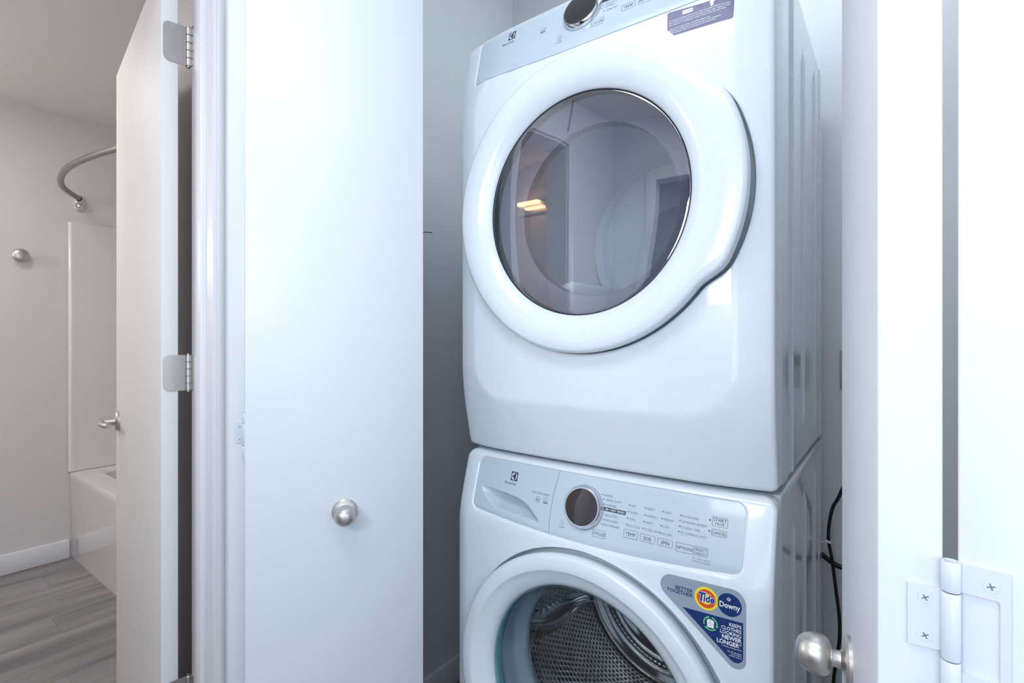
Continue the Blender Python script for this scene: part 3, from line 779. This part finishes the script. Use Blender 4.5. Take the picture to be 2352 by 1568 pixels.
PS([T('Downy', dc_[0], .7670, .0092, 'CENTER', .03, xs=.84), RING(circ((dc_[0]-.001, .7820), .0028, 16), .0007), RING(circ((dc_[0]-.001, .7816), .0014, 12), .0005)], SO2, M_white, 'lettering')
for s, z, h in (('KEEPS', .7380, .0056), ('CLOTHES', .7305, .0056), ('LOOKING', .7232, .0056), ('NEWER', .7148, .0068), ("LONGER*", .7058, .0068)):
    PS([T(s, .2968, z, h, 'RIGHT', .02 if h < .006 else .035, xs=.92)], SO2, M_white)
PS([T('*vs leading detergent alone', .2972, .7018, .0020, 'RIGHT', .01), T('Any HE detergents', .2972, .6950, .0020, 'RIGHT', .01), T('can be used in', .2972, .6918, .0020, 'RIGHT', .01), T('machine washers', .2972, .6886, .0020, 'RIGHT', .01)], SO2, M_white)
rc_ = (.2480, .7325)
def ARC(c, r0, r1, a0, a1, n=12):
    A = [math.radians(a0+(a1-a0)*i/n) for i in range(n+1)]
    v = [(c[0]+r1*cos(a), c[1]+r1*sin(a)) for a in A]+[(c[0]+r0*cos(a), c[1]+r0*sin(a)) for a in A]
    f = [(i, i+1, n+2+i, n+1+i) for i in range(n)]
    am = A[-1]+math.radians(16 if a1 > a0 else -16); k = len(v)
    v += [(c[0]+(r1+.0016)*cos(A[-1]), c[1]+(r1+.0016)*sin(A[-1])), (c[0]+(r0-.0016)*cos(A[-1]), c[1]+(r0-.0016)*sin(A[-1])), (c[0]+(r0+r1)/2*cos(am), c[1]+(r0+r1)/2*sin(am))]
    f.append((k, k+1, k+2)); return v, f
PS([ARC(rc_, .0098, .0118, 200, 112), ARC(rc_, .0098, .0118, 80, -8), ARC(rc_, .0098, .0118, -40, -128)], SO2, M_green, 'recycle_arrows')
PS([POLY([(.2428, .7255), (.2532, .7255), (.2540, .7375), (.2508, .7398), (.2452, .7398), (.2420, .7375)])], SO2, M_white, 'shirt_symbol')
PS([LINE(.2480, .7257, .2480, .738, .0004), LINE(.2455, .7396, .2480, .7375, .0004), LINE(.2505, .7396, .2480, .7375, .0004), LINE(.2440, .733, .2465, .733, .0004), LINE(.2495, .733, .252, .733, .0004)], SO3, M_print2, 'shirt_lines')

# ================================================================ DRYER
dz0, dz1 = .957, 1.924; ZD = 1.482
dy = thing('clothes_dryer', (XC, 1.28, dz0), 'white clothes dryer with round window door, stacked on the washing machine', 'dryer')
body('front_panel', 'd', dz0, dz1, ZD, .245, dy)
link('cabinet', boxv((XC-HW+.0015, .996, dz0), (XC+HW-.006, 1.61, dz1-.002)), BOXF[:2]+BOXF[3:], M_side, dy)
sidewall('side_panel', 'd', dz0, dz1, dy)
def dpan_y(u, z): return surf(u, z, 'd')+.0008
dpl = on_front(plate_poly(-.2915, .2915, 'd', 1.9145, .006, .006), 'd', 0, 'control_panel', M_panel, dy, step=.008, skirt=.003, yfun=dpan_y)
def PD(shapes, m=M_print2, name='printed_label'): return print_on(name, shapes, 'd', OP, m, dpl, None, yfun=dpan_y)
dk, pl = emblem(-.1897, .8958+1.0, .0095)
PD(dk, M_print, 'emblem'); print_on('emblem_mark', pl, 'd', OP*2, M_panel, dpl, yfun=dpan_y)
PD([T('Electrolux', -.2145, 1.8770, .0062, xs=.92)], M_print, 'printed_name')
PD([RING(RR(-.1065, 1.8660, -.0945, 1.8775, .0008), .0005), LINE(-.1065, 1.8672, -.0945, 1.8672, .003), LINE(-.104, 1.8735, -.1005, 1.872, .0008), LINE(-.1005, 1.872, -.097, 1.8735, .0008)], M_print2, 'printed_symbol')
PD([RING(circ((-.0520, 1.8325), .0052, 20), .0006), LINE(-.052, 1.830, -.052, 1.835, .0006), T('POWER', -.0525, 1.8215, .0028, 'CENTER')], M_print2, 'printed_symbol')
dial(1.8745, 'd', .9190, dy, math.radians(17))
for s, u, z in (('WRINKLE', .0302, 1.9055), ('HEAVY DUTY', .0352, 1.8973), ('NORMAL', .0375, 1.8885), ('DELICATES', .0365, 1.8705), ('TOWELS', .0345, 1.8640), ('TIME DRY', .0400, 1.8545)):
    PD([DOT(u+.004, z), T(s, u+.0095, z-.0026, .0040)])
PD([POLY([(.0345, 1.8762), (.0870, 1.8762), (.0870, 1.8838), (.0345, 1.8838)])], M_print, 'printed_bar')
def dbutton(u0, z0, u1, z1, t, h): PD([BTN(u0, z0, u1, z1), T(t, (u0+u1)/2, (z0+z1)/2-h/2, h, 'CENTER', 0)], M_print, 'button')
dbutton(.0185, 1.8275, .0470, 1.8415, 'CYCLES', .0052); dbutton(.0830, 1.8365, .1105, 1.8500, 'TEMP', .0058)
dbutton(.1165, 1.8365, .1445, 1.8500, 'DRYNESS', .0045); dbutton(.1505, 1.8365, .1785, 1.8500, 'TIME', .0058)
# sticker upper right
s2 = fillet([(.1740, 1.7665), (.1860, 1.7530), (.2840, 1.7500), (.2850, 1.7960), (.1745, 1.7960)], [.001, .001, .004, .004, .003], 4)
st = on_front(s2, 'd', .0006, 'warning_sticker', M_violet, dy, step=.008, label='muted violet instruction sticker')
def PV(shapes, off=.0009, m=M_white, name='printed_label'): return print_on(name, shapes, 'd', off, m, st)
PV([POLY(RR(.2010, 1.7838, .2190, 1.7905, .001))], name='white_box'); PV([T('IMPORTANT', .2100, 1.7860, .0021, 'CENTER', xs=.9)], .0012, M_print2)
PV([POLY([(.2480, 1.7820), (.2530, 1.7820), (.2530, 1.7880), (.2560, 1.7880), (.2505, 1.7935), (.2450, 1.7880), (.2480, 1.7880)])], name='arrow_symbol')
for k, s in enumerate(('To preserve drying performance, clean lint screen before each load', 'Pour préserver le rendement, nettoyer le filtre avant chaque charge', 'Para mejorar el rendimiento, limpie el filtro antes de cada carga')):
    PV([T(s, .1775, 1.7785-k*.0038, .0024, bold=.01, xs=1.08)])
for k, s in enumerate(('Label to be removed by consumer before use', 'Étiquette à enlever par le consommateur avant utilisation', 'Esta etiqueta debe ser retirada por el consumidor')):
    PV([T(s, .1775+.003*max(0, k-1), 1.7640-k*.0036, .0024, bold=.01, xs=1.10)])
# door
profd = [(.275, .935), (.286, .920), (.2925, .900), (.2945, .884), (.2940, .875), (.2915, .8700), (.286, .8675), (.272, .8665), (.258, .8680), (.246, .8715), (.236, .8765), (.228, .8820), (.2222, .8870), (.2200, .8905), (.2192, .896), (.2190, .915)]
dd_ = ring_door('door', profd, ZD, lambda t: ear(t, -38, 44, .020), dy)
lathY('window_trim', [(.2198, .8920), (.2188, .8912), (.2178, .8925), (.2175, .915)], ZD, M_gap, dd_)
lathY('window_glass', [(.2185, .8955), (.2180, .8924), (.2165, .8921), (.2140, .8919), (.2105, .89178), (.2095, .89172), (.15, .8915), (.07, .8913), (0, .8912)], ZD, M_glassd, dd_, seg=128, sharp=80, label='tinted round window')
lathY('inner_bezel', [(.2200, .915), (.205, .935), (.186, .952), (.178, .955), (.176, .975)], ZD, M_bulk, dd_, sharp=60)
dd2 = lathY('drum', [(.240, .985), (.262, 1.0), (.262, 1.47)], ZD, M_drumw, dy, sharp=60, label='white enamelled dryer drum')
lathY('bulkhead', [(.262, .93), (.262, .985), (.205, .985), (.200, .965), (.235, .945), (.262, .93)], ZD, M_bulk, dy, sharp=60)
lathY('drum_back', [(.262, 1.46), (.236, 1.462), (.230, 1.452), (.222, 1.450), (.216, 1.458), (.10, 1.462), (.09, 1.45), (0, 1.448)], ZD+.01, M_drumw, dd2, sharp=50)
for a in (-2.3, .84):
    V = []; nL, nW = 16, 10
    for i in range(nL+1):
        s_ = i/nL; y = 1.02+.40*s_; hg = .085*min(1, s_/.12+.1, (1-s_)/.1+.05)
        for j in range(nW+1):
            q = j/nW*2-1; r = .2615-hg*(1-abs(q)**3); aa = a+q*.12; V.append((XC+r*cos(aa), y, ZD+r*sin(aa)))
    F = [(i*(nW+1)+j, i*(nW+1)+j+1, (i+1)*(nW+1)+j+1, (i+1)*(nW+1)+j) for i in range(nL) for j in range(nW)]
    link('baffle', V, F, M_enamel, dd2, smooth=True)

# ================================================================ BATHROOM THINGS
TY = .815
tb = thing('bathtub', (-2.9, 1.2, 0), 'glossy white alcove bathtub behind the open bathroom door', 'bathtub')
def rrect(x0, y0, x1, y1, r, n=6): return fillet([(x0, y0), (x1, y0), (x1, y1), (x0, y1)], r, n)
def loops(name, L, m, parent, cap=True, sharp=50):
    n = len(L[0][0]); V = []; F = []
    for pts, z in L: V += [(a, b, z) for a, b in pts]
    for k in range(len(L)-1):
        for i in range(n): j = (i+1) % n; F.append((k*n+i, k*n+j, (k+1)*n+j, (k+1)*n+i))
    if cap: F.append(tuple((len(L)-1)*n+i for i in range(n)))
    o = link(name, V, F, m, parent, smooth=True, sharp=sharp); return fixn(o)
x0, x1, y0, y1 = -3.655, -2.145, TY+.01, 1.575
loops('tub_shell', [(rrect(x0, y0, x1, y1, .004), 0), (rrect(x0, y0-.01, x1, y1, .004), .44), (rrect(x0, y0-.012, x1, y1, .006), .465), (rrect(x0+.003, y0-.006, x1-.003, y1-.003, .008), .475),
                    (rrect(x0+.07, y0+.09, x1-.09, y1-.06, .10), .475), (rrect(x0+.085, y0+.105, x1-.10, y1-.075, .10), .46), (rrect(x0+.13, y0+.14, x1-.22, y1-.11, .12), .16), (rrect(x0+.20, y0+.20, x1-.30, y1-.17, .12), .12)], M_tub, tb, sharp=40)
lathe('drain', [(0, .004), (.025, .004), (.03, 0)], (-2.55, 1.2, .121), (0, 0, 1), M_chrome, tb, seg=24)
sr = thing('tub_surround', (-2.9, 1.5, .475), 'glossy white moulded wall panels around the bathtub', 'tub surround')
prism('end_panel', fillet([(-3.655, TY-.01), (-3.628, TY-.01), (-3.632, TY+.03), (-3.645, 1.575), (-3.655, 1.575)], [0, .012, .012, 0, 0], 5), .477, 1.85, M_tub, sr, smooth=True)
box('back_panel', (-3.645, 1.553, .477), (-2.155, 1.576, 1.85), M_tub, sr, bv=.006)
box('end_panel', (-2.155, TY-.01, .477), (-2.141, 1.553, 1.85), M_tub, sr, bv=.004)
rd = thing('shower_rod', (-3.66, .856, 1.97), 'curved brushed metal shower curtain rod above the bathtub', 'shower rod')
ZR = 1.985
M_rod = mat('brushed_rod', (150, 146, 143), .34, 1)
tube('rod', [(-3.652, .856, ZR), (-3.60, .832, ZR), (-3.50, .775, ZR), (-3.38, .722, ZR), (-3.2, .680, ZR), (-3.0, .662, ZR), (-2.8, .672, ZR), (-2.6, .700, ZR), (-2.4, .745, ZR), (-2.25, .80, ZR), (-2.146, .856, ZR)], .0135, M_rod, rd, seg=16)
for xx, sg in ((-3.66, 1), (-2.14, -1)):
    b = loops('bracket', [([(xx+sg*.0005*0+0, .856+a, )for a, c in [(0,0)]*1], 0)], M_chrome, rd) if False else None
    bk = prism('bracket', fillet([(.834, 1.920), (.878, 1.920), (.878, 2.010), (.834, 2.010)], .020, 6), 0, .012, M_chrome, rd)
    for v in bk.data.vertices:
        w0 = v.co+ORG; yy, zz, hh = w0.x, w0.y, w0.z; v.co = Vector((xx+sg*(.0005+hh), yy, zz))-ORG
    fixn(bk); bevel(bk, .003)
    lathe('socket', [(0, .012), (.018, .012), (.018, .035), (.0155, .037)], (xx, .856, ZR), (sg, -.3*1, 0), M_chrome, bk, seg=24)
    lathe('screw_cap', [(.012, .010), (.011, .018), (.006, .022), (0, .023)], (xx, .856, 1.948), (sg, 0, 0), M_chrome, bk, seg=24, sharp=80)
hk = thing('robe_hook', (-3.66, .611, 1.641), 'small round brushed metal robe knob on the bathroom wall', 'robe hook')
lathe('rose', [(0, 0), (.030, 0), (.030, .005), (.024, .009), (.010, .012), (.009, .025), (.010, .028)], (-3.66, .611, 1.641), (1, 0, 0), M_nickel, hk, seg=32)
lathe('knob_head', [(.009, .024), (.026, .027), (.034, .031), (.034, .035), (.028, .040), (.014, .0435), (0, .0445)], (-3.66, .611, 1.641), (1, 0, 0), M_nickel, hk, seg=40, sharp=60)
vl = thing('vanity_light', (-1.88, -1.15, 2.11), 'bathroom wall lamp with two glowing warm bars', 'wall lamp')
box('back_plate', (-2.15, -1.149, 2.06), (-1.82, -1.13, 2.16), M_nickel, vl, bv=.003)
box('light_bar', (-2.13, -1.13, 2.130), (-1.94, -1.09, 2.152), M_lamp, vl, bv=.004)
box('light_bar', (-2.03, -1.10, 2.082), (-1.88, -1.06, 2.098), M_lamp, vl, bv=.004)
hl = thing('ceiling_lamp', (-.35, -.12, 2.44), 'flat white ceiling lamp in the hall', 'ceiling lamp')
box('lamp_frame', (-.83, -.40, 2.425), (.13, .16, 2.4399), M_hwhite, hl, bv=.003)

# ================================================================ OUTLET AND CORDS
ol = thing('wall_outlet', (-.088, 1.68, 1.13), 'grey wall outlet plate behind the dryer', 'outlet')
box('cover_plate', (-.121, 1.673, 1.076), (-.055, 1.6799, 1.184), mat('outlet_plate', (190, 192, 196), .4), ol, bv=.003)
box('socket', (-.106, 1.671, 1.090), (-.070, 1.674, 1.120), mat('outlet_face', (170, 172, 176), .4), ol, bv=.001)
box('socket', (-.106, 1.671, 1.138), (-.070, 1.674, 1.168), mat('outlet_face', (170, 172, 176), .4), ol, bv=.001)
c1 = thing('power_cord', (-.10, 1.55, .8), 'thin black power cord looping down behind the machines', 'power cord')
def unp(px, py, Y):
    a = (px-1176)/1179; b = (773-py)/1179; dx = a*.8018-.5976; dyy = a*.5976+.8018; t = Y/dyy
    return (dx*t, Y, 1.22+b*t)
C1 = [(1975, 860), (1960, 960), (1948, 1080), (1928, 1138), (1913, 1165), (1905, 1200), (1903, 1240), (1911, 1285), (1917, 1330), (1922, 1370), (1928, 1420), (1928, 1470), (1922, 1510), (1915, 1560), (1912, 1640)]
tube('cord', [unp(a, b, 1.60) for a, b in C1], .0042, M_black, c1, seg=12)
pb_ = thing('plug', (0, 0, 0)); bpy.data.objects.remove(pb_)
ORG = Vector((-.10, 1.55, .8))
box('plug', (-.104, 1.640, 1.138), (-.072, 1.671, 1.168), M_black, c1, bv=.004)
tube('plug_lead', [(-.088, 1.642, 1.153), (-.088, 1.615, 1.15), (-.085, 1.60, 1.20), unp(1975, 860, 1.60)], .0042, M_black, c1)
c2 = thing('thick_power_cord', (-.08, 1.60, .6), 'thick dark grey cord crossing behind the thin black cord', 'power cord')
tube('cord', [unp(a, b, 1.635) for a, b in ((1840, 1250), (1870, 1262), (1893, 1277), (1912, 1292), (1932, 1302), (1960, 1306), (2000, 1300))], .0068, M_black, c2, seg=12)
cl = thing('cable_clip', (-.09, 1.60, .9), 'small white cable tie holding the thin black cord', 'cable tie')
p0 = Vector(unp(1904, 1243, 1.60))
lathe('tie_loop', [(.0050, -.003), (.0065, -.003), (.0065, .003), (.0050, .003)], p0, (.15, 0, 1), M_white, cl, seg=20, closed=True)
tube('tie_tail', [p0+Vector((-.006, 0, 0)), p0+Vector((-.014, 0, -.004)), p0+Vector((-.020, 0, -.010))], .0014, M_white, cl, seg=8)
